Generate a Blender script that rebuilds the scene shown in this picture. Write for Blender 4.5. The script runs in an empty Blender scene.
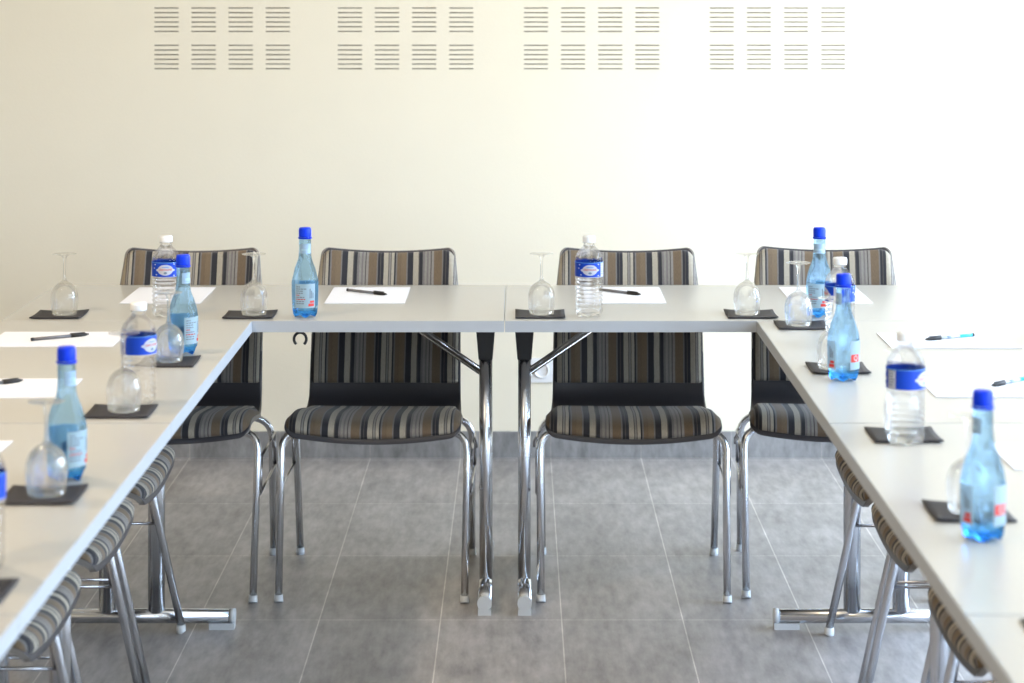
import bpy, bmesh, math, random
from mathutils import Vector, Matrix
random.seed(7)
PI = math.pi
sc = bpy.context.scene
COL = sc.collection

# ------------------------------------------------------------------ camera
FPX = 2160.0            # focal length in pixels (image 1024 x 683)
CAMH = 1.572
VX, VY = 519.0, -15.0   # where the optical axis falls in the picture (shift lens)
TZ = 0.740              # table height
cam_d = bpy.data.cameras.new('camera'); cam = bpy.data.objects.new('camera', cam_d); COL.objects.link(cam)
cam.location = (0, 0, CAMH); cam.rotation_euler = (PI/2, 0, 0)
cam_d.sensor_width = 36; cam_d.lens = FPX/1024*36
cam_d.shift_x = -(VX-512)/1024; cam_d.shift_y = -(341.5-VY)/1024
cam_d.clip_start = .05
cam_d.dof.use_dof = True; cam_d.dof.focus_distance = 5.48; cam_d.dof.aperture_fstop = 4.4
sc.camera = cam

def onz(px, py, z):
    "floor-plan point whose projection at height z is pixel px,py"
    D = FPX*(CAMH-z)/(py-VY)
    return ((px-VX)*D/FPX, D)
def tab(px, py): return onz(px, py, TZ)

# ------------------------------------------------------------------ materials
def mat(name):
    m = bpy.data.materials.new(name); m.use_nodes = True
    return m, m.node_tree.nodes, m.node_tree.links, m.node_tree.nodes['Principled BSDF']
def pm(name, col, rough=.5, metal=0, spec=.5, noise=0, nscale=30, coat=0, bump=0, bscale=200):
    m, N, L, b = mat(name)
    b.inputs['Base Color'].default_value = (*col, 1); b.inputs['Roughness'].default_value = rough
    b.inputs['Metallic'].default_value = metal; b.inputs['Specular IOR Level'].default_value = spec
    b.inputs['Coat Weight'].default_value = coat
    tc = N.new('ShaderNodeTexCoord')
    if noise:
        n = N.new('ShaderNodeTexNoise'); n.inputs['Scale'].default_value = nscale; n.inputs['Detail'].default_value = 4
        r = N.new('ShaderNodeMapRange'); r.inputs['To Min'].default_value = 1-noise; r.inputs['To Max'].default_value = 1+noise
        mx = N.new('ShaderNodeMix'); mx.data_type = 'RGBA'; mx.blend_type = 'MULTIPLY'; mx.inputs[0].default_value = 1
        mx.inputs[6].default_value = (*col, 1)
        L.new(tc.outputs['Object'], n.inputs['Vector']); L.new(n.outputs['Fac'], r.inputs['Value'])
        L.new(r.outputs['Result'], mx.inputs[7]); L.new(mx.outputs[2], b.inputs['Base Color'])
    if bump:
        n = N.new('ShaderNodeTexNoise'); n.inputs['Scale'].default_value = bscale
        bp = N.new('ShaderNodeBump'); bp.inputs['Strength'].default_value = bump; bp.inputs['Distance'].default_value = .002
        L.new(tc.outputs['Object'], n.inputs['Vector']); L.new(n.outputs['Fac'], bp.inputs['Height']); L.new(bp.outputs['Normal'], b.inputs['Normal'])
    return m

def glassy(name, col, ior, clear, rough=0.0, gcol=None):
    "glass mixed with a see-through share so that light reaches what stands behind and below"
    m, N, L, b = mat(name); N.remove(b)
    out = N['Material Output']
    g = N.new('ShaderNodeBsdfGlass'); g.inputs['Color'].default_value = (*col, 1); g.inputs['IOR'].default_value = ior; g.inputs['Roughness'].default_value = rough
    t = N.new('ShaderNodeBsdfTransparent'); t.inputs['Color'].default_value = (*(gcol or col), 1)
    mx = N.new('ShaderNodeMixShader'); mx.inputs[0].default_value = clear
    L.new(g.outputs[0], mx.inputs[1]); L.new(t.outputs[0], mx.inputs[2]); L.new(mx.outputs[0], out.inputs['Surface'])
    return m

M = {}
M['wall'] = pm('wall_paint', (.83, .765, .62), .9, noise=.02, nscale=6, bump=.15, bscale=120)
M['ceiling'] = pm('ceiling_paint', (.82, .80, .76), .9)
M['laminate'] = pm('table_laminate', (.50, .485, .450), .28, noise=.02, nscale=40, spec=.5)
M['edge'] = pm('table_edge_band', (.46, .49, .53), .45)
M['under'] = pm('table_underside', (.30, .30, .30), .6)
M['chrome'] = pm('chrome', (.74, .76, .80), .22, metal=1)
M['wire'] = pm('bracket_steel', (.40, .40, .42), .25, metal=1)
M['blackp'] = pm('black_plastic', (.012, .012, .013), .5)
M['glide'] = pm('pale_glide_plastic', (.60, .64, .68), .4)
M['shell'] = pm('chair_shell', (.044, .042, .048), .36, noise=.1, nscale=8)
M['rim'] = pm('chair_shell_rim', (.24, .22, .20), .45)
M['paper'] = pm('paper', (.86, .87, .93), .8)
M['coaster'] = pm('coaster_board', (.026, .024, .030), .6, spec=.35, noise=.2, nscale=60)
M['pen_grey'] = pm('pen_barrel_grey', (.16, .16, .17), .3)
M['pen_glare'] = pm('pen_barrel_glare', (.55, .60, .62), .25)  # glare on the right-hand pens, put into the barrel colour
M['pen_glare_cyan'] = pm('pen_barrel_glare_cyan', (.05, .55, .70), .3)  # cyan part of the same glare, also put in as colour
M['bluecap'] = pm('blue_cap', (.001, .045, .80), .40, spec=.25)
M['whitecap'] = pm('white_cap', (.85, .88, .92), .4)
M['lblue'] = pm('label_blue', (.003, .055, .52), .45, spec=.3)
M['lblue2'] = pm('label_light_blue', (.12, .35, .80), .4)
M['lwhite'] = pm('label_white', (.82, .85, .88), .5)
M['lpale'] = pm('label_pale_blue', (.55, .74, .85), .5)
M['lred'] = pm('label_red', (.62, .04, .03), .5)
M['lgrey'] = pm('label_grey', (.22, .30, .38), .5)
M['bottle_blue'] = glassy('blue_tinted_bottle', (.66, .85, 1.0), 1.33, .58, gcol=(.68, .86, 1.0))
M['bottle_clear'] = glassy('clear_bottle', (.985, .99, 1.0), 1.33, .62, gcol=(.985, .99, 1.0))
M['bottle_base'] = glassy('deep_blue_bottle_base', (.25, .60, 1.0), 1.33, .3, gcol=(.3, .65, 1.0))
M['wineglass'] = glassy('wine_glass', (.985, .99, .99), 1.45, .64, gcol=(.985, .985, .985))
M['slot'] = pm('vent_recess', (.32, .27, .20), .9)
M['neckl'] = pm('neck_label_blue', (.30, .45, .62), .4)
M['socket'] = pm('socket_plastic', (.80, .80, .80), .4)
M['frame'] = pm('window_frame_white', (.75, .76, .78), .5)

for k in ('lpale', 'lwhite'):
    nt = M[k].node_tree; pb = nt.nodes['Principled BSDF']; tr = nt.nodes.new('ShaderNodeBsdfTranslucent'); tr.inputs[0].default_value = pb.inputs[0].default_value
    ms = nt.nodes.new('ShaderNodeMixShader'); ms.inputs[0].default_value = .45
    nt.links.new(pb.outputs[0], ms.inputs[1]); nt.links.new(tr.outputs[0], ms.inputs[2]); nt.links.new(ms.outputs[0], nt.nodes['Material Output'].inputs['Surface'])
# baseboard + floor tile
def tile_mat(name, tile, c1, c2, grout, off, size=(.3, .6), axis='xy'):
    m, N, L, b = mat(name)
    tc = N.new('ShaderNodeTexCoord'); mp = N.new('ShaderNodeMapping')
    mp.inputs['Location'].default_value = (-off[0], -off[1], 0)
    L.new(tc.outputs['Object'], mp.inputs['Vector'])
    src = mp.outputs['Vector']
    if axis == 'xz':
        sep = N.new('ShaderNodeSeparateXYZ'); cmb = N.new('ShaderNodeCombineXYZ')
        L.new(src, sep.inputs[0]); L.new(sep.outputs['X'], cmb.inputs['X']); L.new(sep.outputs['Z'], cmb.inputs['Y']); src = cmb.outputs[0]
    br = N.new('ShaderNodeTexBrick'); br.offset = 0; br.squash = 1
    br.inputs['Color1'].default_value = (*c1, 1); br.inputs['Color2'].default_value = (*c2, 1); br.inputs['Mortar'].default_value = (*grout, 1)
    br.inputs['Scale'].default_value = 1; br.inputs['Mortar Size'].default_value = .0016; br.inputs['Mortar Smooth'].default_value = .1
    br.inputs['Brick Width'].default_value = size[0]; br.inputs['Row Height'].default_value = size[1]
    L.new(src, br.inputs['Vector'])
    def ns(scale, sx, sy, det=5):
        mp2 = N.new('ShaderNodeMapping'); mp2.inputs['Scale'].default_value = (sx, sy, 1)
        n = N.new('ShaderNodeTexNoise'); n.inputs['Scale'].default_value = scale; n.inputs['Detail'].default_value = det; n.inputs['Roughness'].default_value = .6
        L.new(tc.outputs['Object'], mp2.inputs['Vector']); L.new(mp2.outputs[0], n.inputs['Vector']); return n
    n1 = ns(3.2, 2.2, .8); n2 = ns(16, 2.5, .6, 6)
    add = N.new('ShaderNodeMath'); add.operation = 'ADD'
    h = N.new('ShaderNodeMath'); h.operation = 'MULTIPLY'; h.inputs[1].default_value = 1.0
    L.new(n2.outputs['Fac'], h.inputs[0]); L.new(n1.outputs['Fac'], add.inputs[0]); L.new(h.outputs[0], add.inputs[1])
    r = N.new('ShaderNodeMapRange'); r.inputs['From Min'].default_value = .62; r.inputs['From Max'].default_value = 1.38
    r.inputs['To Min'].default_value = .48; r.inputs['To Max'].default_value = 1.42
    L.new(add.outputs[0], r.inputs['Value'])
    mx = N.new('ShaderNodeMix'); mx.data_type = 'RGBA'; mx.blend_type = 'MULTIPLY'; mx.inputs[0].default_value = 1
    L.new(br.outputs['Color'], mx.inputs[6]); L.new(r.outputs['Result'], mx.inputs[7]); L.new(mx.outputs[2], b.inputs['Base Color'])
    b.inputs['Roughness'].default_value = .38
    r2 = N.new('ShaderNodeMapRange'); r2.inputs['To Min'].default_value = .30; r2.inputs['To Max'].default_value = .50
    L.new(n1.outputs['Fac'], r2.inputs['Value']); L.new(r2.outputs['Result'], b.inputs['Roughness'])
    bp = N.new('ShaderNodeBump'); bp.inputs['Strength'].default_value = .3; bp.inputs['Distance'].default_value = .002; bp.invert = True
    L.new(br.outputs['Fac'], bp.inputs['Height']); L.new(bp.outputs['Normal'], b.inputs['Normal'])
    return m
M['tile'] = tile_mat('floor_tile', None, (.30, .286, .290), (.35, .335, .338), (.58, .56, .54), (.1056, 5.348))
M['basetile'] = tile_mat('baseboard_tile', None, (.24, .235, .235), (.26, .255, .255), (.33, .31, .29), (.1056, -.5), size=(.3, .6), axis='xz')

# striped upholstery: bands across local x, repeating every 183 mm
def stripe_mat():
    m, N, L, b = mat('striped_upholstery')
    P = .183
    br = (.145, .102, .062); gr = (.155, .145, .138); dk = (.018, .018, .024); cr = (.36, .325, .26); lg = (.235, .218, .20); md = (.075, .066, .062)
    stops = [(0, br), (.06, (.165, .118, .072)), (.14, gr), (.16, dk), (.245, cr), (.325, md), (.34, dk), (.39, gr), (.42, lg), (.455, gr), (.48, lg),
             (.51, md), (.525, lg), (.56, br), (.68, gr), (.70, dk), (.735, md), (.75, dk), (.79, cr), (.86, md), (.875, lg), (.895, md), (.91, cr), (.95, dk), (.975, gr)]
    tc = N.new('ShaderNodeTexCoord'); sep = N.new('ShaderNodeSeparateXYZ'); L.new(tc.outputs['Object'], sep.inputs[0])
    nz = N.new('ShaderNodeTexNoise'); nz.inputs['Scale'].default_value = 9
    L.new(tc.outputs['Object'], nz.inputs['Vector'])
    w = N.new('ShaderNodeMath'); w.operation = 'MULTIPLY_ADD'; w.inputs[1].default_value = .004; L.new(nz.outputs['Fac'], w.inputs[0]); L.new(sep.outputs['X'], w.inputs[2])
    a = N.new('ShaderNodeMath'); a.operation = 'ADD'; a.inputs[1].default_value = -.0276 + P*20; L.new(w.outputs[0], a.inputs[0])
    d = N.new('ShaderNodeMath'); d.operation = 'DIVIDE'; d.inputs[1].default_value = P; L.new(a.outputs[0], d.inputs[0])
    f = N.new('ShaderNodeMath'); f.operation = 'FRACT'; L.new(d.outputs[0], f.inputs[0])
    cr_ = N.new('ShaderNodeValToRGB'); cr_.color_ramp.interpolation = 'CONSTANT'
    el = cr_.color_ramp.elements
    el[0].position = 0; el[0].color = (*stops[0][1], 1); el[1].position = stops[1][0]; el[1].color = (*stops[1][1], 1)
    for p, c in stops[2:]:
        e = el.new(p); e.color = (*c, 1)
    L.new(f.outputs[0], cr_.inputs[0])
    # weave
    mp = N.new('ShaderNodeMapping'); mp.inputs['Scale'].default_value = (6, 1, 1); L.new(tc.outputs['Object'], mp.inputs[0])
    n2 = N.new('ShaderNodeTexNoise'); n2.inputs['Scale'].default_value = 160; n2.inputs['Detail'].default_value = 2; L.new(mp.outputs[0], n2.inputs['Vector'])
    r = N.new('ShaderNodeMapRange'); r.inputs['To Min'].default_value = .65; r.inputs['To Max'].default_value = 1.35; L.new(n2.outputs['Fac'], r.inputs['Value'])
    mx = N.new('ShaderNodeMix'); mx.data_type = 'RGBA'; mx.blend_type = 'MULTIPLY'; mx.inputs[0].default_value = 1
    L.new(cr_.outputs['Color'], mx.inputs[6]); L.new(r.outputs['Result'], mx.inputs[7]); L.new(mx.outputs[2], b.inputs['Base Color'])
    b.inputs['Roughness'].default_value = .85; b.inputs['Sheen Weight'].default_value = .15
    bp = N.new('ShaderNodeBump'); bp.inputs['Strength'].default_value = .25; bp.inputs['Distance'].default_value = .001
    L.new(n2.outputs['Fac'], bp.inputs['Height']); L.new(bp.outputs['Normal'], b.inputs['Normal'])
    return m
M['stripe'] = stripe_mat()

# window pane: thin clear glass
def pane_mat():
    m, N, L, b = mat('window_glass'); N.remove(b); out = N['Material Output']
    t = N.new('ShaderNodeBsdfTransparent'); g = N.new('ShaderNodeBsdfGlossy'); g.inputs['Roughness'].default_value = .02
    mx = N.new('ShaderNodeMixShader'); mx.inputs[0].default_value = .06
    L.new(t.outputs[0], mx.inputs[1]); L.new(g.outputs[0], mx.inputs[2]); L.new(mx.outputs[0], out.inputs['Surface'])
    return m
M['pane'] = pane_mat()

# ------------------------------------------------------------------ mesh helpers
class MB:
    def __init__(s): s.v = []; s.f = []; s.m = []; s.s = []
    def face(s, idx, m=0, sm=False): s.f.append(idx); s.m.append(m); s.s.append(sm)
    def box(s, x0, x1, y0, y1, z0, z1, m=0):
        b = len(s.v)
        s.v += [(x, y, z) for z in (z0, z1) for y in (y0, y1) for x in (x0, x1)]
        for q in ((0, 2, 3, 1), (4, 5, 7, 6), (0, 1, 5, 4), (2, 6, 7, 3), (0, 4, 6, 2), (1, 3, 7, 5)): s.face([b+i for i in q], m)
        return s
    def hexa(s, c0, c1, m=0):
        "loft between two quads (lists of 4 points)"
        b = len(s.v); s.v += list(c0)+list(c1)
        s.face([b+3, b+2, b+1, b], m); s.face([b+4, b+5, b+6, b+7], m)
        for i in range(4):
            j = (i+1) % 4; s.face([b+i, b+j, b+4+j, b+4+i], m)
        return s
    def tube(s, pts, r, n=12, m=0, ra=None, rb=None, caps=True, up=None):
        "sweep a round or oval section along pts"
        pts = [Vector(p) for p in pts]; K = len(pts)
        rs = r if isinstance(r, (list, tuple)) else [r]*K
        T = []
        for i in range(K):
            t = (pts[min(i+1, K-1)]-pts[max(i-1, 0)]).normalized(); T.append(t)
        u = Vector(up) if up else (Vector((0, 0, 1)) if abs(T[0].z) < .9 else Vector((1, 0, 0)))
        base = len(s.v)
        for i in range(K):
            t = T[i]; u = (u-t*u.dot(t)).normalized(); w = t.cross(u)
            a_, b_ = (ra or 1), (rb or 1)
            for k in range(n):
                an = 2*PI*k/n
                s.v.append(tuple(pts[i]+u*(math.cos(an)*rs[i]*a_)+w*(math.sin(an)*rs[i]*b_)))
        for i in range(K-1):
            for k in range(n):
                k2 = (k+1) % n
                s.face([base+i*n+k, base+i*n+k2, base+(i+1)*n+k2, base+(i+1)*n+k], m, True)
        if caps:
            s.face([base+k for k in range(n)][::-1], m); s.face([base+(K-1)*n+k for k in range(n)], m)
        return s
    def lathe(s, prof, n=32, m=0, fn=None, cx=0, cy=0):
        "profile of (r,z); r=0 at an end closes it"
        base = len(s.v); rings = []
        for (r, z) in prof:
            if r <= 1e-6:
                rings.append([len(s.v)]); s.v.append((cx, cy, z))
            else:
                ring = []
                for k in range(n):
                    a = 2*PI*k/n; rr, zz = (fn(r, z, a) if fn else (r, z))
                    ring.append(len(s.v)); s.v.append((cx+rr*math.sin(a), cy-rr*math.cos(a), zz))
                rings.append(ring)
        for A, B in zip(rings, rings[1:]):
            for k in range(n):
                k2 = (k+1) % n
                if len(A) == 1 and len(B) == 1: continue
                if len(A) == 1: s.face([A[0], B[k], B[k2]][::-1], m, True)
                elif len(B) == 1: s.face([A[k], A[k2], B[0]], m, True)
                else: s.face([A[k], A[k2], B[k2], B[k]], m, True)
        return s
    def build(s, name, mats, parent=None, recalc=True, bevel=0):
        me = bpy.data.meshes.new(name); me.from_pydata([tuple(v) for v in s.v], [], s.f)
        if not isinstance(mats, (list, tuple)): mats = [mats]
        for mm in mats: me.materials.append(mm)
        for p, mi, sm in zip(me.polygons, s.m, s.s): p.material_index = mi; p.use_smooth = sm
        if recalc or bevel:
            bm = bmesh.new(); bm.from_mesh(me)
            if bevel:
                es = [e for e in bm.edges if len(e.link_faces) == 2 and e.calc_face_angle(0) > .6]
                bmesh.ops.bevel(bm, geom=es, offset=bevel, segments=2, affect='EDGES', profile=.6)
            if recalc: bmesh.ops.recalc_face_normals(bm, faces=bm.faces)
            bm.to_mesh(me); bm.free()
        o = bpy.data.objects.new(name, me); COL.objects.link(o)
        if parent: o.parent = parent
        return o
def empty(name, loc=(0, 0, 0), rz=0):
    o = bpy.data.objects.new(name, None); COL.objects.link(o); o.location = loc; o.rotation_euler = (0, 0, rz); o.empty_display_size = .1
    return o
def tag(o, label=None, cat=None, group=None, kind=None):
    if label: o['label'] = label
    if cat: o['category'] = cat
    if group: o['group'] = group
    if kind: o['kind'] = kind
    return o
KIDS = {}
def kids(o):
    return [c for c in bpy.data.objects if c.parent == o]
def copy_tree(o, parent=None):
    c = o.copy(); COL.objects.link(c)
    if parent: c.parent = parent
    for ch in kids(o): copy_tree(ch, c)
    return c
class Proto:
    "first use hands out the built thing itself, later uses hand out copies"
    def __init__(s, root): s.root = root; s.used = False
    def place(s, x, y, z, rz, label, group=None):
        o = s.root if not s.used else copy_tree(s.root)
        s.used = True
        o.location = (x, y, z); o.rotation_euler = (0, 0, rz); o['label'] = label
        if group: o['group'] = group
        return o
def bez(p0, p1, p2, n=6):
    p0, p1, p2 = map(Vector, (p0, p1, p2))
    return [p0*(1-t)**2+p1*2*t*(1-t)+p2*t*t for t in [i/n for i in range(n+1)]]
def catmull(P, n):
    out = []
    for i in range(len(P)-1):
        a, b, c, d = P[max(i-1, 0)], P[i], P[i+1], P[min(i+2, len(P)-1)]
        for k in range(n):
            t = k/n
            out.append(tuple(.5*((2*b[j])+(c[j]-a[j])*t+(2*a[j]-5*b[j]+4*c[j]-d[j])*t*t+(3*b[j]-a[j]-3*c[j]+d[j])*t**3) for j in range(len(b))))
    out.append(tuple(P[-1])); return out

# ------------------------------------------------------------------ room
RX0, RX1, RY0, RY1, RH = -6.0, 2.75, -2.4, 7.19, 2.75
S = FPX/RY1
def wx(px): return (px-VX)/S
def wz(py): return CAMH-(py-VY)/S
b = MB().box(RX0-.2, RX1+.2, RY0-.2, RY1+.2, -.15, 0); tag(b.build('floor', M['tile']), kind='structure')
b = MB().box(RX0-.2, RX1+.2, RY0-.2, RY1+.2, RH, RH+.15); tag(b.build('ceiling', M['ceiling']), kind='structure')
# back wall with the slots really cut out of its face
cl_x = [154.6, 338.0, 524.0, 709.8]; colp = 37.1; sw = 24.0
row_y = [8.0, 45.3]; pit = 4.68; sh = 1.15
xcuts = []; zc = []
for c in cl_x:
    for k in range(4): xcuts.append((wx(c+k*colp), wx(c+k*colp+sw)))
for r0 in row_y:
    for k in range(6): zc.append((wz(r0+k*pit+sh/2), wz(r0+k*pit-sh/2)))
zc.sort(); xcuts.sort()
xs = [RX0]+[v for p in xcuts for v in p]+[RX1]; zs = [0]+[v for p in zc for v in p]+[RH]
b = MB(); nx, nz = len(xs), len(zs)
for z in zs:
    for x in xs: b.v.append((x, RY1, z))
for j in range(nz-1):
    for i in range(nx-1):
        if i % 2 == 1 and j % 2 == 1: continue
        b.face([j*nx+i, j*nx+i+1, (j+1)*nx+i+1, (j+1)*nx+i])
b.box(RX0-.2, RX1+.2, RY1+.04, RY1+.2, 0, RH)
w = b.build('wall_back', M['wall'], recalc=False); tag(w, kind='structure')
NM = ['far left', 'second from the left', 'third from the left', 'far right']
for ci, c in enumerate(cl_x):
    t = empty('wall_vent', (wx(c+1.5*colp+sw/2), RY1, wz(38)))
    tag(t, 'slotted vent blocks high on the cream wall, %s of four sets' % NM[ci], 'air vent', 'slotted vents in the back wall')
    for r0 in row_y:
        for k in range(4):
            g = MB(); x0, x1 = wx(c+k*colp), wx(c+k*colp+sw)
            for q in range(6):
                z0, z1 = wz(r0+q*pit+sh/2), wz(r0+q*pit-sh/2); n0 = len(g.v)
                Y0, Y1 = RY1, RY1+.008
                g.v += [(x0, Y0, z0), (x1, Y0, z0), (x1, Y0, z1), (x0, Y0, z1), (x0, Y1, z0), (x1, Y1, z0), (x1, Y1, z1), (x0, Y1, z1)]
                for f in ((4, 5, 6, 7), (0, 1, 5, 4), (3, 7, 6, 2), (0, 4, 7, 3), (1, 2, 6, 5)): g.face([n0+i for i in f])
            g.v = [(x-t.location.x, y-t.location.y, z-t.location.z) for x, y, z in g.v]
            g.build('slot_block', M['slot'], t, recalc=False)
b = MB().box(RX0, RX1, RY1-.012, RY1+.01, 0, .087); tag(b.build('baseboard_back', M['basetile']), kind='structure')
b = MB().box(RX0-.2, RX0, RY0, RY1+.04, 0, RH); tag(b.build('wall_left', M['wall']), kind='structure')
b = MB().box(RX0, RX0+.012, RY0, RY1-.012, 0, .087); tag(b.build('baseboard_left', M['basetile']), kind='structure')
def wall_with_holes(name, axis, pos, thick, a0, a1, holes):
    "wall in plane axis=pos, holes are (a0,a1,z0,z1)"
    b = MB()
    def bx(p0, p1, z0, z1):
        if p1-p0 < 1e-4 or z1-z0 < 1e-4: return
        if axis == 'x': b.box(min(pos, pos+thick), max(pos, pos+thick), p0, p1, z0, z1)
        else: b.box(p0, p1, min(pos, pos+thick), max(pos, pos+thick), z0, z1)
    cur = a0
    for (h0, h1, z0, z1) in sorted(holes):
        bx(cur, h0, 0, RH); bx(h0, h1, 0, z0); bx(h0, h1, z1, RH); cur = h1
    bx(cur, a1, 0, RH)
    return tag(b.build(name, M['wall']), kind='structure')
HR = [(1.0, 3.3, .12, 2.5), (3.75, 6.95, .12, 2.5)]
HB = [(1.1, 2.4, .6, 2.4)]
wall_with_holes('wall_right', 'x', RX1, .2, RY0-.2, RY1+.04, HR)
wall_with_holes('wall_front', 'y', RY0, -.2, RX0-.2, RX1, HB)
def window(n, axis, pos, d, a0, a1, z0, z1):
    t = empty('window_%d' % n); tag(t, kind='structure')
    f = MB(); p = MB()
    def bx(B, p0, p1, zz0, zz1, t0, t1):
        lo, hi = pos+d*t0, pos+d*t1; lo, hi = min(lo, hi), max(lo, hi)
        if axis == 'x': B.box(lo, hi, p0, p1, zz0, zz1)
        else: B.box(p0, p1, lo, hi, zz0, zz1)
    wd = .05
    bx(f, a0, a1, z0, z0+wd, .06, .12); bx(f, a0, a1, z1-wd, z1, .06, .12)
    mid = (a0+a1)/2
    for q in (a0, mid-wd/2, a1-wd): bx(f, q, q+wd, z0+wd, z1-wd, .06, .12)
    f.build('window_frame', M['frame'], t)
    for q0, q1 in ((a0+wd, mid-wd/2), (mid+wd/2, a1-wd)): bx(p, q0, q1, z0+wd, z1-wd, .086, .092)
    p.build('window_pane', M['pane'], t)
n = 1
for h in HR: window(n, 'x', RX1, 1, *h); n += 1
for h in HB: window(n, 'y', RY0, -1, *h); n += 1
# daylight portals in the window openings
def portal(name, loc, rot, sx, sy):
    l = bpy.data.lights.new(name, 'AREA'); l.shape = 'RECTANGLE'; l.size = sx; l.size_y = sy; l.cycles.is_portal = True
    o = bpy.data.objects.new(name, l); COL.objects.link(o); o.location = loc; o.rotation_euler = rot
for h in HR: portal('window_portal', (RX1+.14, (h[0]+h[1])/2, (h[2]+h[3])/2), (0, PI/2, 0), h[3]-h[2], h[1]-h[0])
for h in HB: portal('window_portal', ((h[0]+h[1])/2, RY0-.14, (h[2]+h[3])/2), (PI/2, 0, 0), h[1]-h[0], h[3]-h[2])
# world: bright overcast sky, lit ground below the horizon
wd = bpy.data.worlds.new('sky'); sc.world = wd; wd.use_nodes = True
N, L = wd.node_tree.nodes, wd.node_tree.links; bg = N['Background']
tc = N.new('ShaderNodeTexCoord'); sp = N.new('ShaderNodeSeparateXYZ'); rp = N.new('ShaderNodeValToRGB')
L.new(tc.outputs['Generated'], sp.inputs[0])
mr = N.new('ShaderNodeMapRange'); mr.inputs['From Min'].default_value = -1; mr.inputs['From Max'].default_value = 1
L.new(sp.outputs['Z'], mr.inputs['Value']); L.new(mr.outputs['Result'], rp.inputs[0]); L.new(rp.outputs['Color'], bg.inputs['Color'])
e = rp.color_ramp.elements; e[0].position = .46; e[0].color = (.46, .46, .44, 1); e[1].position = .5; e[1].color = (.66, .81, 1.0, 1)
k_ = e.new(1.0); k_.color = (.55, .75, 1.0, 1)
bg.inputs['Strength'].default_value = 14.0
# warm ceiling lamps out of view, assumed and added to warm the left side
b = None
for i, (lx, ly) in enumerate([(-1.8, 1.6), (-1.8, 4.2)]):
    t = empty('unseen_ceiling_lamp', (lx, ly, RH))
    tag(t, 'unseen round ceiling lamp, added to warm the left side', 'lamp', 'unseen added ceiling lamps')
    MB().lathe([(.11, -.012), (.11, 0), (.095, 0), (.095, -.012), (.11, -.012)], 32).build('trim_ring', M['frame'], t)
    l = bpy.data.lights.new('lamp_light', 'AREA'); l.shape = 'DISK'; l.size = .18; l.energy = 34; l.color = (1.0, .77, .50)
    o = bpy.data.objects.new('lamp_light', l); COL.objects.link(o); o.location = (lx, ly, RH-.006)

# wall socket
sx, sz = (541.5-VX)/S, CAMH-(370-VY)/S
t = empty('wall_socket', (sx, RY1, sz)); tag(t, 'white square power socket low on the cream wall behind the centre table legs', 'socket')
MB().box(-.041, .041, -.009, 0, -.041, .041).build('cover_plate', M['socket'], t, bevel=.003)
o = MB().lathe([(0, .003), (.019, .003), (.021, .0135), (.026, .0135), (.026, .0085), (.0, .0085)][::-1], 32).build('socket_well', M['socket'], t)
o.rotation_euler = (PI/2, 0, 0); o.location = (0, 0, 0)
for s_ in (-1, 1):
    o = MB().lathe([(0, 0), (.0025, 0), (.0025, .0036), (0, .0036)], 12).build('pin_hole', M['blackp'], t); o.rotation_euler = (PI/2, 0, 0); o.location = (s_*.0095, 0, 0)

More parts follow.
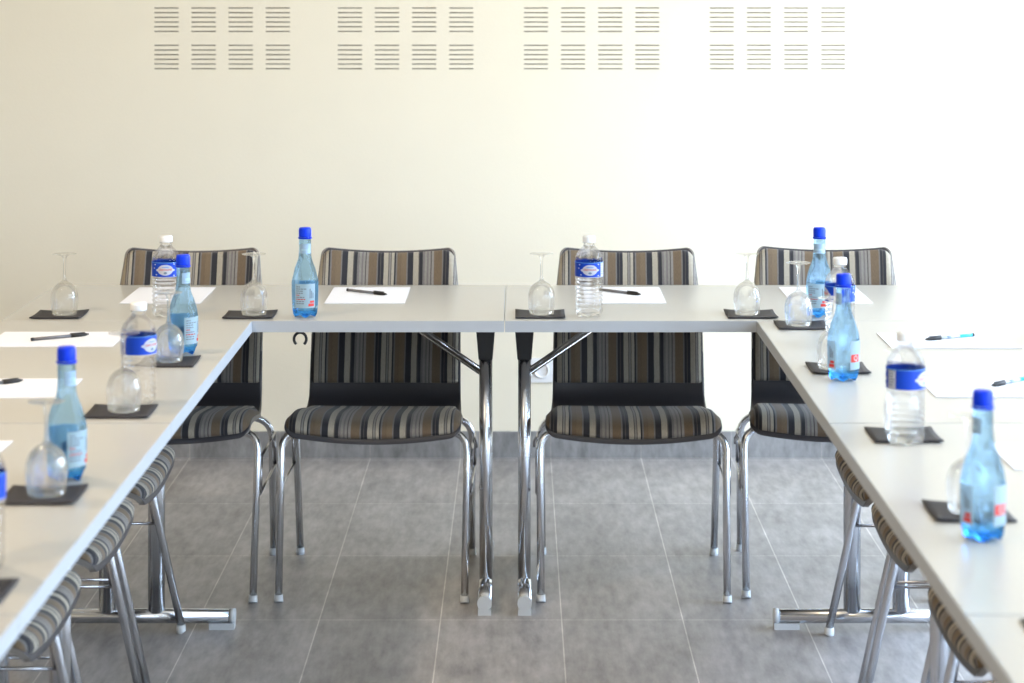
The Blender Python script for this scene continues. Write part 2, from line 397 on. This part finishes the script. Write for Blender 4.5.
# ------------------------------------------------------------------ chair
def make_chair():
    root = empty('conference_chair'); tag(root, 'x', 'chair')
    P = [(-.230, .399), (-.228, .411), (-.215, .425), (-.190, .434), (-.135, .436), (-.03, .427), (.05, .417), (.11, .413), (.155, .421), (.185, .446),
         (.203, .50), (.23, .58), (.262, .665), (.292, .74), (.325, .826)]
    C = catmull(P, 6)
    L_ = [0]
    for a, c in zip(C, C[1:]): L_.append(L_[-1]+math.hypot(c[0]-a[0], c[1]-a[1]))
    tot = L_[-1]
    def at(s):
        s = min(max(s, 0), tot)
        for i in range(len(C)-1):
            if s <= L_[i+1]:
                t = (s-L_[i])/(L_[i+1]-L_[i]); return (C[i][0]+(C[i+1][0]-C[i][0])*t, C[i][1]+(C[i+1][1]-C[i][1])*t)
        return C[-1]
    def wbase(s):
        f = s/tot
        pts = [(0, .226), (.2, .225), (.42, .214), (.52, .208), (.80, .205), (1, .186)]
        for (a, wa), (c, wc) in zip(pts, pts[1:]):
            if f <= c: t = (f-a)/(c-a); return wa+(wc-wa)*t
        return .2
    def width(s, inset=0, s0=0, s1=None, r0=.030, r1=.022):
        s1 = tot if s1 is None else s1; w_ = wbase(s)-inset
        d = s-s0
        if d < r0: w_ -= r0-math.sqrt(max(0, r0*r0-(r0-d)**2))
        d = s1-s
        if d < r1: w_ -= r1-math.sqrt(max(0, r1*r1-(r1-d)**2))
        return w_
    def pt(s, u, w_):
        "point on the sitting face of the shell; u in -1..1"
        y, z = at(s); x = u*w_
        e_ = (x/.21)**2; f = s/tot
        seatk = max(0, 1-f/.45); backk = max(0, min(1, (f-.5)/.2)); topk = max(0, (f-.8)/.2)
        z += .018*e_*seatk+.017*e_*topk
        y -= .018*e_*backk
        return Vector((x, y, z))
    def nrm(s):
        a, c = at(s-.004), at(s+.004); d = Vector((0, c[0]-a[0], c[1]-a[1])).normalized()
        return Vector((0, -d.z, d.y))
    def svals(s0, s1, n, r0, r1):
        v = []
        for k in range(9): v.append(s0+r0*(1-math.cos(PI/2*k/8)))
        for k in range(1, n): v.append(s0+r0+(s1-s0-r0-r1)*k/n)
        for k in range(9): v.append(s1-r1*(1-math.sin(PI/2*k/8)))
        return v
    def sheet(sv, wf, off_top, off_bot, NU, m_rim=0):
        b = MB(); us = [-1+2*i/NU for i in range(NU+1)]
        if m_rim: us = [-1, -.97]+us[1:-1]+[.97, 1]; NU += 2
        idx = [[], []]
        for side, off in ((0, off_top), (1, off_bot)):
            for s in sv:
                w_ = max(wf(s), .004)
                nn = nrm(s); row = []
                for u in us:
                    row.append(len(b.v)); b.v.append(tuple(pt(s, u, w_)+nn*off(s, u)))
                idx[side].append(row)
        K = len(sv)
        for i in range(K-1):
            for j in range(NU):
                b.face([idx[0][i][j], idx[0][i][j+1], idx[0][i+1][j+1], idx[0][i+1][j]], m_rim if (j in (0, NU-1) or i > K-4) and i > K*.6 else 0, True)
                b.face([idx[1][i][j], idx[1][i+1][j], idx[1][i+1][j+1], idx[1][i][j+1]], 0, True)
        ring = [(0, j) for j in range(NU+1)]+[(i, NU) for i in range(1, K)]+[(K-1, j) for j in range(NU-1, -1, -1)]+[(i, 0) for i in range(K-2, 0, -1)]
        for (a, c), (d, e_) in zip(ring, ring[1:]+ring[:1]):
            b.face([idx[0][a][c], idx[0][d][e_], idx[1][d][e_], idx[1][a][c]], m_rim, m_rim == 0)
        return b
    sv = svals(0, tot, 40, .030, .022)
    sh_ = sheet(sv, lambda s: width(s), lambda s, u: 0, lambda s, u: -.012, 18, 1)
    sh_.build('shell', [M['shell'], M['rim']], root)
    # find arc positions
    sA = .014; sB = next(L_[i] for i in range(len(C)) if C[i][0] > .125 )
    def puff(s0, s1, t, e=.028):
        def f(s, u):
            w_ = wbase(s); de = min((1-abs(u))*w_, s-s0, s1-s)
            k = min(1, max(0, de)/e); return .0012+t*math.sqrt(max(0, 1-(1-k)**2))
        return f
    def wf(s0, s1, ins, r0, r1): return lambda s: width(s, ins, s0, s1, r0, r1)
    sv2 = svals(sA, sB, 26, .028, .03)
    sheet(sv2, wf(sA, sB, .002, .028, .03), puff(sA, sB, .019), lambda s, u: -.002, 30).build('seat_pad', M['stripe'], root)
    sC = next(L_[i] for i in range(len(C)) if C[i][1] > .478 and C[i][0] > .15); sD = tot-.006
    sv3 = svals(sC, sD, 20, .012, .028)
    sheet(sv3, wf(sC, sD, .0035, .012, .028), puff(sC, sD, .010, .015), lambda s, u: -.002, 30).build('back_pad', M['stripe'], root)
    # frame
    R = .0095
    def leg(sx, rear):
        if rear:
            pts = [(sx*.237, .222, .018)]+[(sx*.240, .155, .335)]
            cur = bez((sx*.240, .155, .335), (sx*.241, .142, .400), (sx*.165, .128, .398), 8)
        else:
            pts = [(sx*.237, -.242, .018)]+[(sx*.240, -.165, .365)]
            cur = bez((sx*.240, -.165, .365), (sx*.241, -.157, .416), (sx*.190, -.150, .418), 8)
        pts = [Vector(p) for p in pts[:1]]+cur
        return pts
    for rear in (0, 1):
        for sx in (-1, 1):
            p = leg(sx, rear)
            lo = MB().tube(p, R if not rear else .010, 14).build('leg', M['chrome'], root)
            f = p[0]; d = (p[1]-p[0]).normalized()
            g = MB(); g.tube([Vector((f.x, f.y, 0))-Vector((d.x, d.y, 0))*.01, Vector((f.x, f.y, .004)), f+d*.002], [.0112, .0120, .0112], 16)
            g.build('glide', M['glide'], lo)
        a, c = leg(-1, rear)[-1], leg(1, rear)[-1]
        MB().tube([a, c], R, 12).build('crossbar', M['chrome'], root)
    for sx in (-1, 1):
        mb = MB()
        for z in (.352, .262):
            ya = -.242+(z-.018)/(.347)*.077+.006; yb = .222-(z-.018)/.317*.067-.006
            x = sx*.248
            mb.tube([(x, ya, z), (x, yb, z)], .0037, 8)
        for y0, y1 in ((-.158, -.174), (.146, .164)):
            mb.tube([(sx*.2485, y0, .352), (sx*.2485, y1, .262)], .0037, 8)
        # short hook that links to the next chair
        mb.tube([(sx*.248, .04, .352), (sx*.252, .04, .362), (sx*.257, .04, .352), (sx*.257, .04, .335)], .0037, 8)
        mb.build('linking_bracket', M['wire'], root)
    return root
chair = Proto(make_chair())
CG = 'striped chairs around the tables'
CH = [(-.914, 5.74, 0, 'striped chair at the back row, leftmost, partly hidden by the left row of tables', 'row'),
      (-.371, 5.74, -1, 'striped chair at the back row, second from the left, under the black hook', 'row'),
      (.297, 5.74, -1, 'striped chair at the back row, third from the left, in front of the wall socket', 'row'),
      (.836, 5.765, -4, 'striped chair at the back row, rightmost, partly hidden by the right row of tables', 'row')]
for x, y, a, lb, _ in CH: chair.place(x, y, 0, math.radians(a), lb, 'striped chairs facing us along the back tables')
wz3 = ['farthest of three', 'middle of three', 'nearest of three']
for k, y in enumerate((5.005, 4.455, 3.89)):
    chair.place(-1.062, y, 0, PI/2, 'striped chair tucked in sideways under the left row of tables, %s' % wz3[k], 'striped chairs under the left row of tables')
for k, y in enumerate((4.985, 4.452, 3.81)):
    chair.place(.992, y, 0, -PI/2, 'striped chair tucked in sideways under the right row of tables, %s' % wz3[k], 'striped chairs under the right row of tables')

# ------------------------------------------------------------------ tables
TL, TW, TT = 1.248, .64, .028
def make_table(off_a=.05, off_b=.05, clip=None, braces=True):
    "long side along local x, centre at origin"
    root = empty('folding_table'); tag(root, 'x', 'table')
    hx, hy = TL/2-.0012, TW/2
    t = MB().box(-hx+.0015, hx-.0015, -hy+.0015, hy-.0015, TZ-TT+.001, TZ).build('tabletop', [M['laminate']], root, bevel=.0008)
    e = MB()
    th = .0018
    e.box(-hx, hx, -hy, -hy+th, TZ-TT, TZ-.0006); e.box(-hx, hx, hy-th, hy, TZ-TT, TZ-.0006)
    e.box(-hx, -hx+th, -hy+th, hy-th, TZ-TT, TZ-.0006); e.box(hx-th, hx, -hy+th, hy-th, TZ-TT, TZ-.0006)
    e.build('edge_band', M['edge'], t)
    for sx, off in ((-1, off_a), (1, off_b)):
        X = sx*(TL/2-off)
        # foot bar along y
        prof = [(X, -.278, .030), (X, .278, .030)]
        fb = MB().tube(prof, .0175, 18).build('foot_bar', M['chrome'], root)
        for sy in (-1, 1):
            c = MB(); c.tube([(X, sy*.275, .030), (X, sy*.2875, .030)], .0182, 18)
            c.box(X-.0165, X+.0165, min(sy*.225, sy*.2865), max(sy*.225, sy*.2865), 0, .0155)
            c.build('end_cap', M['glide'], fb)
        for py in (-.095, .025):
            lg = MB(); lg.tube([(X, py, .040), (X, py, .66)], 1, 20, ra=.0165, rb=.021, up=(1, 0, 0))
            lg.tube([(X+.0168, py-.001, .36), (X+.0178, py-.001, .36)], .003, 8); 
            lg.build('leg', M['chrome'], root)
            k = MB(); a, c_ = .018, .0245
            k.hexa([(X-a, py-c_, .608), (X+a, py-c_, .608), (X+a, py+c_, .608), (X-a, py+c_, .608)],
                   [(X-.0265, py-.032, TZ-TT), (X+.0265, py-.032, TZ-TT), (X+.0265, py+.032, TZ-TT), (X-.0265, py+.032, TZ-TT)])
            k.build('leg_bracket', M['blackp'], root, bevel=.003)
            br = MB()
            x0, x1 = X-sx*.016, X-sx*.225
            bp_ = -.035+(py+.035)*.42; br.tube([(x0+sx*.004, py, .566), (x0, bp_, .566), (x1, bp_, TZ-TT-.002)], .0062, 12)
            br.build('brace', M['chrome'], root)
    # cross rail under the top
    MB().box(-TL/2+.30, TL/2-.30, -.012, .012, TZ-TT-.03, TZ-TT+.001).build('under_rail', M['under'], root)
    if clip is not None:
        c = MB(); pts = []
        for k in range(15):
            a = math.radians(-50+280*k/14); pts.append((clip+.0155*math.cos(a), -TW/2+.03, TZ-TT-.022+.0165*math.sin(a)))
        c.tube(pts, .0035, 8); c.box(clip-.005, clip+.005, -TW/2+.024, -TW/2+.036, TZ-TT-.007, TZ-TT+.001)
        c.build('hook', M['blackp'], root)
    return root
SEAM = -.036; YF = 5.35; YC = YF+TW/2
g = 'folding tables set in a U shape'
xa = SEAM-TL/2
t1 = make_table(clip=-.545-xa); t1.location = (xa, YC, 0)
tag(t1, 'pale folding table across the back, left of the centre seam, with black hook beneath', 'table', g)
t2 = make_table(); t2.location = (SEAM+TL/2, YC, 0)
tag(t2, 'pale folding table across the back, right of the centre seam', 'table', g)
for side, xc, nm in ((-1, -.661-TW/2, 'left'), (1, .589+TW/2, 'right')):
    for k, w_ in enumerate(('farthest, touching the back tables', 'middle one', 'nearest to us')):
        t = make_table(.60 if (k == 1 and side > 0) else .07, .60 if (k == 1 and side < 0) else .07); t.location = (xc, YF-TL*(k+.5), 0); t.rotation_euler = (0, 0, -side*PI/2)
        tag(t, 'pale folding table in the %s row, %s' % (nm, w_), 'table', g)

# ------------------------------------------------------------------ bottles
def rad(prof, z):
    for (r0, z0), (r1, z1) in zip(prof, prof[1:]):
        if z0 <= z <= z1 and z1 > z0: return r0+(r1-r0)*(z-z0)/(z1-z0)
    return prof[-1][0]
def arcrect(b, R, a0, a1, z0, z1, m, lift=.0005, nseg=None, nz=4):
    "rectangle wrapped on a round body; a in metres of arc, centred on the front"
    n = nseg or max(1, int(abs(a1-a0)/.002)); base = len(b.v); r00 = R((z0+z1)/2)
    for j in range(nz+1):
        z = z0+(z1-z0)*j/nz; r = R(z)+lift
        for i in range(n+1):
            a = (a0+(a1-a0)*i/n)/r00; b.v.append((r*math.sin(a), -r*math.cos(a), z))
    for j in range(nz):
        for i in range(n): b.face([base+j*(n+1)+i, base+j*(n+1)+i+1, base+(j+1)*(n+1)+i+1, base+(j+1)*(n+1)+i], m, True)
def arcell(b, R, ca, cz, ra, rz, m, lift, n=28):
    r00 = R(cz); base = len(b.v)
    def v(a, z): r = R(z)+lift; b.v.append((r*math.sin(a/r00), -r*math.cos(a/r00), z))
    rings = 4
    v(ca, cz)
    for q in range(1, rings+1):
        for k in range(n): t = 2*PI*k/n; v(ca+ra*q/rings*math.cos(t), cz+rz*q/rings*math.sin(t))
    for k in range(n): b.face([base, base+1+k, base+1+(k+1) % n], m, True)
    for q in range(rings-1):
        for k in range(n):
            o_ = base+1+q*n; b.face([o_+k, o_+n+k, o_+n+(k+1) % n, o_+(k+1) % n], m, True)
FONT = None
def arctext(b, R, txt, ca, cz, size, m, lift):
    "letters turned into mesh and wrapped on the body"
    cu = bpy.data.curves.new('lettering', 'FONT'); cu.body = txt; cu.size = size; cu.align_x = 'CENTER'; cu.align_y = 'CENTER'; cu.resolution_u = 2
    cu.offset = size*.012
    o = bpy.data.objects.new('lettering', cu); COL.objects.link(o)
    dg = bpy.context.evaluated_depsgraph_get(); me = bpy.data.meshes.new_from_object(o.evaluated_get(dg))
    r00 = R(cz); base = len(b.v)
    for v in me.vertices:
        a, z = ca+v.co.x, cz+v.co.y; r = R(z)+lift; b.v.append((r*math.sin(a/r00), -r*math.cos(a/r00), z))
    for p in me.polygons: b.face([base+i for i in p.vertices], m)
    bpy.data.objects.remove(o); bpy.data.curves.remove(cu); bpy.data.meshes.remove(me)

PB = [(.0, .006), (.016, .004), (.0265, .001), (.0305, .008), (.0325, .020), (.0330, .045), (.0335, .070), (.0335, .088), (.0328, .098), (.0305, .108),
      (.0270, .119), (.0225, .131), (.0185, .143), (.0162, .153), (.0150, .164), (.0145, .173), (.0150, .182), (.0150, .192), (.0140, .196), (.0175, .1975), (.0175, .1995), (.0140, .200), (.0138, .206), (0, .206)]
def make_blue():
    root = empty('water_bottle'); tag(root, 'x', 'bottle')
    def fn(r, z, a):
        if z < .012: return r*(1-.10*(.5-.5*math.cos(5*a))), z+.006*(.5-.5*math.cos(5*a)) if r > .01 else z
        if .088 < z < .160:
            k = math.sin(PI*(z-.088)/.072); ph = (z-.088)/.072*PI
            return r*(1-.085*k*abs(math.sin(3*a+ph))-.03*k*abs(math.sin(3*a-ph))), z
        if .012 <= z < .03: return r*(1-.05*(.5-.5*math.cos(10*a))*(1-(z-.012)/.018)), z
        return r, z
    P2 = []
    for (r0, z0), (r1, z1) in zip(PB, PB[1:]):
        n = 3 if z0 > .08 and z1 < .17 else 1
        for k in range(n): P2.append((r0+(r1-r0)*k/n, z0+(z1-z0)*k/n))
    P2.append(PB[-1])
    body = MB().lathe(P2, 60, 0, fn)
    for i, f in enumerate(body.f):
        if max(body.v[j][2] for j in f) < .0205: body.m[i] = 1
    body.build('bottle_body', [M['bottle_blue'], M['bottle_base']], root)
    c = MB()
    def fr(r, z, a): return (r*(1+.02*math.cos(36*a)), z) if .202 < z < .218 and r > .015 else (r, z)
    c.lathe([(.0, .2008), (.0150, .2008), (.0153, .203), (.0153, .217), (.0147, .2215), (.0135, .2235), (0, .2240)], 72, 0, fr)
    c.build('cap', M['bluecap'], root)
    MB().lathe([(.0146, .1968), (.0168, .1960), (.0168, .1996), (.0146, .2)], 36).build('cap_ring', M['bluecap'], root)
    R = lambda z: rad(PB, z)
    l = MB()
    arcrect(l, R, -.028, .026, .026, .086, 0, .0005)
    rnd = random.Random(3)
    z = .080
    for k in range(9):
        n_ = rnd.randint(2, 4); a = -.024
        mm = [2, 2, 2, 2, 3, 2, 3, 2, 2][k]
        for q in range(n_):
            w_ = rnd.uniform(.003, .007)
            if a+w_ < .004: arcrect(l, R, a, a+w_, z-.0022, z, mm, .0009, nz=1)
            a += w_+.0012
        z -= .0052
    for k in range(3): arcrect(l, R, .010+.004*k, .0125+.004*k, .050, .074-.005*k, 2, .0009, nz=1)
    arcrect(l, R, .007, .0225, .030, .037, 3, .0009, nz=1); arcrect(l, R, .011, .0225, .0385, .0440, 3, .0009, nz=1)
    l.build('label', [M['lpale'], M['lwhite'], M['lgrey'], M['lred']], root, recalc=False)
    # second label round the back, its red block with a white letter near the edge
    l = MB()
    arcrect(l, R, .0573, .118, .026, .086, 0, .0005); arcrect(l, R, .059, .082, .042, .058, 3, .0009, nz=1)
    arctext(l, R, 'Q', .0705, .0500, .0150, 1, .0013)
    for k in range(5): arcrect(l, R, .088, .114, .080-.006*k, .0825-.006*k, 2, .0009, nz=1)
    l.build('back_label', [M['lpale'], M['lwhite'], M['lgrey'], M['lred']], root, recalc=False)
    nk = MB(); Rn = lambda z: rad(PB, z)
    arcrect(nk, Rn, -.016, .016, .160, .184, 0, .0008); arcrect(nk, Rn, -.009, .009, .166, .172, 1, .0012, nz=1)
    nk.build('neck_label', [M['neckl'], M['lpale']], root, recalc=False)
    return root
PE0 = [(0, .005), (.020, .003), (.0285, .001), (.0325, .006), (.0335, .014)]
zz = .020
while zz < .086:
    PE0 += [(.0338, zz), (.0318, zz+.0035), (.0318, zz+.0055), (.0338, zz+.009)]; zz += .0110
PE0 += [(.0330, .094), (.0337, .098), (.0337, .142), (.0325, .150), (.0290, .160), (.0235, .168), (.0170, .1745), (.0138, .179), (.0132, .184), (.0160, .1845), (.0160, .1865), (.0125, .187), (0, .187)]
PE = [(r_*(1.035 if z_ < .165 else 1), z_) for r_, z_ in PE0]
def make_clear():
    root = empty('water_bottle'); tag(root, 'x', 'bottle')
    def fn(r, z, a):
        if z < .012 and r > .01: return r*(1-.06*(.5-.5*math.cos(6*a))), z+.004*(.5-.5*math.cos(6*a))
        if .144 < z < .172: return r*(1-.03*(.5-.5*math.cos(8*a))), z
        return r, z
    MB().lathe(PE, 48, 0, fn).build('bottle_body', M['bottle_clear'], root)
    def fr(r, z, a): return (r*(1+.02*math.cos(30*a)), z) if .188 < z < .199 and r > .015 else (r, z)
    MB().lathe([(0, .1866), (.0158, .1866), (.0160, .188), (.0160, .198), (.0150, .2015), (.0, .202)], 60, 0, fr).build('cap', M['whitecap'], root)
    R = lambda z: .0349
    l = MB(); Cc = 2*PI*.0349
    arcrect(l, R, -Cc/2, Cc/2, -0+.1015, .1385, 0, .0004, 60, 1)
    # thin lighter wave along the lower edge
    arcrect(l, R, -Cc/2, Cc/2, .1015, .1027, 1, .0007, 60, 1); arcrect(l, R, -Cc/2, Cc/2, .1373, .1385, 4, .0007, 60, 1)
    for ca in (.0015, Cc/2):
        arcell(l, R, ca, .1198, .0195, .0135, 1, .0008); arcell(l, R, ca, .1195, .0245, .0052, 1, .0009)
        arctext(l, R, 'CRISTALINE', ca, .1205, .0062, 2, .0013)
        arcell(l, R, ca, .1125, .0042, .0028, 3, .0012)
        arcrect(l, R, ca-.008, ca+.008, .1262, .1275, 4, .0012, nz=1)
    for k, (sa, szz) in enumerate([(-.026, .133), (-.022, .108), (.024, .134), (-.029, .124), (.0235, .106)]):
        arcell(l, R, sa, szz, .0022, .0014, 1, .0009, 10)
    # white panel with small print, then a paler blue drop panel
    arcrect(l, R, .0320, .0500, .1030, .1370, 1, .0008)
    for k in range(6): arcrect(l, R, .0340, .0480-(k % 3)*.002, .1350-k*.0052, .1366-k*.0052, 3, .0011, nz=1)
    arcrect(l, R, .0320-Cc/2, .0500-Cc/2, .1030, .1370, 1, .0008)
    l.build('label', [M['lblue'], M['lwhite'], M['lred'], M['lgrey'], M['lblue2']], root, recalc=False)
    return root
# ------------------------------------------------------------------ wine glass, upside down
def make_glass():
    o_ = [(.0300, 0), (.0322, .012), (.0340, .026), (.0344, .038), (.0334, .050), (.0305, .061), (.0255, .070), (.0185, .0768), (.0110, .0808), (.0062, .0840), (.0050, .0875), (.0040, .092),
          (.0033, .100), (.0031, .115), (.0033, .130), (.0045, .141), (.0085, .1468), (.0160, .1494), (.0240, .1504), (.0300, .1507), (.0303, .1514), (.0300, .1520), (.0, .1522)]
    i_ = [(0, .0790), (.0100, .0785), (.0176, .0745), (.0246, .0680), (.0296, .0597), (.0325, .0493), (.0335, .038), (.0331, .026), (.0313, .012), (.0293, 0)]
    b = MB().lathe(i_+o_, 48)
    o = b.build('wine_glass', M['wineglass']); tag(o, 'x', 'glass'); return o
def make_coaster(sd):
    rnd = random.Random(sd); b = MB(); n = 10; h = .0625; c = [rnd.uniform(.0005, .0045) for _ in range(4)]
    T = .0025
    def z(u, v):
        r = 0
        for i, (a, d) in enumerate(((-1, -1), (1, -1), (1, 1), (-1, 1))):
            q = max(0, (u*a+v*d)/2-.45)/.55; r += c[i]*q*q
        return r
    ix = [[], []]
    for s in (0, 1):
        for j in range(n+1):
            for i in range(n+1):
                u, v = -1+2*i/n, -1+2*j/n; ix[s].append(len(b.v)); b.v.append((u*h, v*h, z(u, v)+s*T))
    N1 = n+1
    for j in range(n):
        for i in range(n):
            q = [j*N1+i, j*N1+i+1, (j+1)*N1+i+1, (j+1)*N1+i]
            b.face([ix[1][k] for k in q], 0, True); b.face([ix[0][k] for k in q][::-1], 0, True)
    ring = [i for i in range(N1)]+[j*N1+n for j in range(1, N1)]+[n*N1+i for i in range(n-1, -1, -1)]+[j*N1 for j in range(n-1, 0, -1)]
    for a, c_ in zip(ring, ring[1:]+ring[:1]): b.face([ix[0][a], ix[0][c_], ix[1][c_], ix[1][a]])
    o = b.build('coaster', M['coaster']); tag(o, 'x', 'coaster'); return o
def make_pen(kind):
    root = empty('ballpoint_pen'); tag(root, 'x', 'pen')
    # lies along x, cap at +x, centre at origin, r = 4 mm
    r = .0040
    if kind == 'grey':
        MB().tube([(-.068, 0, r), (.030, 0, r)], .0036, 6).build('barrel', M['pen_grey'], root)
    else:  # pen in the glare: its pale and cyan look is painted on
        MB().tube([(-.030, 0, r), (.030, 0, r)], .0036, 6).build('barrel', M['pen_glare'], root)
        MB().tube([(-.066, 0, r), (-.030, 0, r)], .0038, 12).build('barrel_rear', M['pen_glare_cyan'], root)
        MB().tube([(-.004, 0, r), (.008, 0, r)], .0037, 12).build('printed_band', M['lgrey'], root)
    MB().tube([(-.072, 0, r), (-.0665, 0, r)], .0040, 12).build('end_plug', M['blackp'], root)
    c = MB().tube([(.026, 0, r), (.045, 0, r), (.060, 0, r), (.070, 0, r)], [.0048, .0046, .0036, .0014], 14)
    c.box(.024, .060, -.0012, .0012, r+.0042, r+.0058)
    c.build('cap', M['blackp'], root)
    return root
def make_paper():
    b = MB()
    for k in range(3):
        d = .0005*k; b.box(-.105+d, .105+d, -.1485-d*.6, .1485-d*.6, .0006*k, .0006*(k+1)-.00005)
    o = b.build('writing_paper', M['paper']); tag(o, 'x', 'paper'); return o

ZT = TZ+.0003
blue = Proto(make_blue()); clear = Proto(make_clear()); glass = Proto(make_glass()); paper = Proto(make_paper())
pgrey = Proto(make_pen('grey')); pcyan = Proto(make_pen('cyan'))

# blue-capped bottles
for px, py, rz, lb in [
    (305, 316, 8, 'blue tinted water bottle on the back tables, left of a sheet with pen'),
    (183, 353, 62, 'blue tinted bottle of the left row standing behind a glass and black coaster'),
    (66.5, 478, 62, 'blue tinted bottle in the left row beside the nearest standing wine glass'),
    (819.5, 316, -15, 'blue tinted bottle at the far right corner, in front of the rightmost striped backrest'),
    (843.5, 379, -83, 'blue tinted bottle in the right row, in front of a white-capped bottle'),
    (983, 537, -83, 'blue tinted bottle nearest to us in the right row, in front of a dark coaster')]:
    x, y = tab(px, py); y -= .012; x = (px-VX)*y/FPX
    blue.place(x, y, ZT, math.radians(rz), lb, 'blue-capped water bottles')
for px, py, rz, lb in [
    (589, 315.7, 0, 'clear bottle with white cap and blue label, in front of third backrest'),
    (166, 315.5, 4, 'clear white-capped bottle at the far left corner, in front of leftmost striped backrest'),
    (138.5, 403, -122, 'clear white-capped bottle standing in the left row behind an upturned glass and coaster'),
    (-19.5, 567, -50, 'clear white-capped bottle cut off by the left edge of the view'),
    (840, 344, 95, 'clear white-capped bottle partly hidden behind a blue tinted bottle in right row'),
    (905.5, 442, -122, 'clear white-capped bottle in the right row, in front of a dark coaster')]:
    x, y = tab(px, py); y -= .012; x = (px-VX)*y/FPX
    clear.place(x, y, ZT, math.radians(rz), lb, 'white-capped water bottles')
# coasters
CO = [(-1.149+.0, 5.46, 'beside the far left corner, alone with its glass')]
co = []
def C_(X, Y, lb, rz=0): co.append((X, Y, lb, rz))
def cp(px, y): return (px-VX)*y/FPX
C_(cp(61, 5.455), 5.455, 'on the far left corner of the tables')
C_(cp(251, 5.455), 5.455, 'at the back left inner corner, left of the hooked table edge')
C_(cp(540, 5.46), 5.46, 'on the back tables just right of the centre seam')
C_(cp(750, 5.46), 5.46, 'at the right end of the back tables, by the inner corner')
C_(-.772, 4.775, 'in the left row, in front of the farthest blue tinted bottle')
C_(-.775, 4.22, 'in the left row, under the glass before the white-capped bottle')
C_(-.775, 3.53, 'in the left row, under the glass beside the blue tinted bottle')
C_(-.760, 2.97, 'in the left row, cut off at the left edge of the view')
C_(.690, 5.285, 'in the right row, just over the inner corner, under an upturned glass')
C_(.690, 4.69, 'in the right row, behind the middle blue tinted bottle')
C_(.709, 4.00, 'in the right row, behind the white-capped bottle')
C_(.708, 3.42, 'in the right row, behind the nearest blue tinted bottle')
C_(.718, 2.78, 'in the right row, nearest and cut off at the right edge')
for i, (X, Y, lb, rz) in enumerate(co):
    o = make_coaster(11+i); Y -= .017; o.location = (X, Y, ZT); o.rotation_euler = (0, 0, math.radians(rz))
    o['label'] = 'black square coaster '+lb; o['group'] = 'black coasters on the tables'
GL = [(64.5, 5.455, 'on the far left corner coaster'), (254, 5.455, 'at the back left inner corner, left of a blue tinted bottle'),
      (541.5, 5.46, 'just right of the centre seam'), (747, 5.46, 'right end of the back tables, first of the pair by the corner'),
      (168.5, 4.775, 'in the left row, half hidden between the two bottles'), (124, 4.22, 'in the left row, before a clear white-capped bottle'),
      (46.5, 3.53, 'in the left row beside the nearest blue tinted bottle'), (798.5, 5.285, 'in the right row just past the inner corner'),
      (832, 4.69, 'in the right row behind the middle blue tinted bottle'), (902, 4.022, 'in the right row behind the white-capped bottle'),
      (968, 3.42, 'in the right row behind the nearest blue tinted bottle')]
for px, y, lb in GL:
    y -= .012; glass.place(cp(px, y), y, ZT+.0026, random.uniform(0, 3), 'upside-down wine glass '+lb, 'upturned wine glasses')
# papers: (x, y, rz)
def PP(x, y, rz, lb): paper.place(x, y, ZT, math.radians(rz), lb, 'white writing paper at each seat')
PP(cp(159, 5.63)-.000, 5.785, 0, 'white sheet without pen at the far left corner, in front of leftmost backrest')
PP(cp(364, 5.63), 5.785, 0, 'white sheet with a pen in front of the second backrest')
PP(cp(626, 5.63), 5.785, 0, 'white sheet with a pen behind the clear bottle at the third backrest')
PP(cp(833, 5.63), 5.785, 0, 'white sheet in front of the rightmost backrest, behind the far right bottles')
PP(-1.083, 5.065, 90, 'white sheet with a pen, farthest of three along the left row')
PP(-1.069, 4.45, 90, 'white sheet with a pen behind the blue cap, middle of the left row')
PP(-1.072, 3.83, 90, 'white sheet at the left edge without pen, nearest of the left row')
PP(1.002, 5.045, -90, 'white sheet with a pen, farthest of three along the right row')
PP(.99, 4.46, -90, 'white sheet with a pen behind the white-capped bottle, middle of the right row')
PP(.998, 3.81, -90, 'white sheet at the right edge without pen, nearest of the right row')
# pens: tail pixel -> tip pixel
def pen(proto, p0, p1, lb):
    a = Vector(tab(*p0)); b_ = Vector(tab(*p1)); c = (a+b_)/2; d = b_-a
    proto.place(c.x, c.y, ZT+.0019, math.atan2(d.y, d.x), lb, 'ballpoint pens on the papers')
pen(pgrey, (345.7, 291.8), (389, 296.8), 'black-capped grey pen on the sheet before the second backrest')
pen(pgrey, (599, 291.5), (642, 296.8), 'black-capped grey pen on the sheet right of the clear bottle')
pen(pgrey, (31.4, 342), (89.4, 336.6), 'black-capped grey pen on the farthest sheet of the left row')
pen(pgrey, (-42, 390.5), (23.8, 382.8), 'black-capped grey pen on the sheet cut by the left edge')
pen(pcyan, (972, 337.5), (926.4, 341.8), 'pale pen with cyan end, glare painted in, on the farthest sheet of the right row')
pen(pcyan, (1040, 378.0), (981.9, 390.5), 'pale pen with cyan end, glare painted in, above the nearest blue cap in the right row')

# ------------------------------------------------------------------ render look
vs = sc.view_settings; vs.view_transform = 'Standard'; vs.look = 'None'; vs.gamma = 1; vs.use_curve_mapping = False
vs.exposure = 0.0
cy = sc.cycles
cy.max_bounces = 16; cy.diffuse_bounces = 6; cy.glossy_bounces = 6; cy.transmission_bounces = 14; cy.transparent_max_bounces = 24
cy.caustics_reflective = False; cy.caustics_refractive = False; cy.blur_glossy = .3
cy.sample_clamp_indirect = 8
cy.use_denoising = True
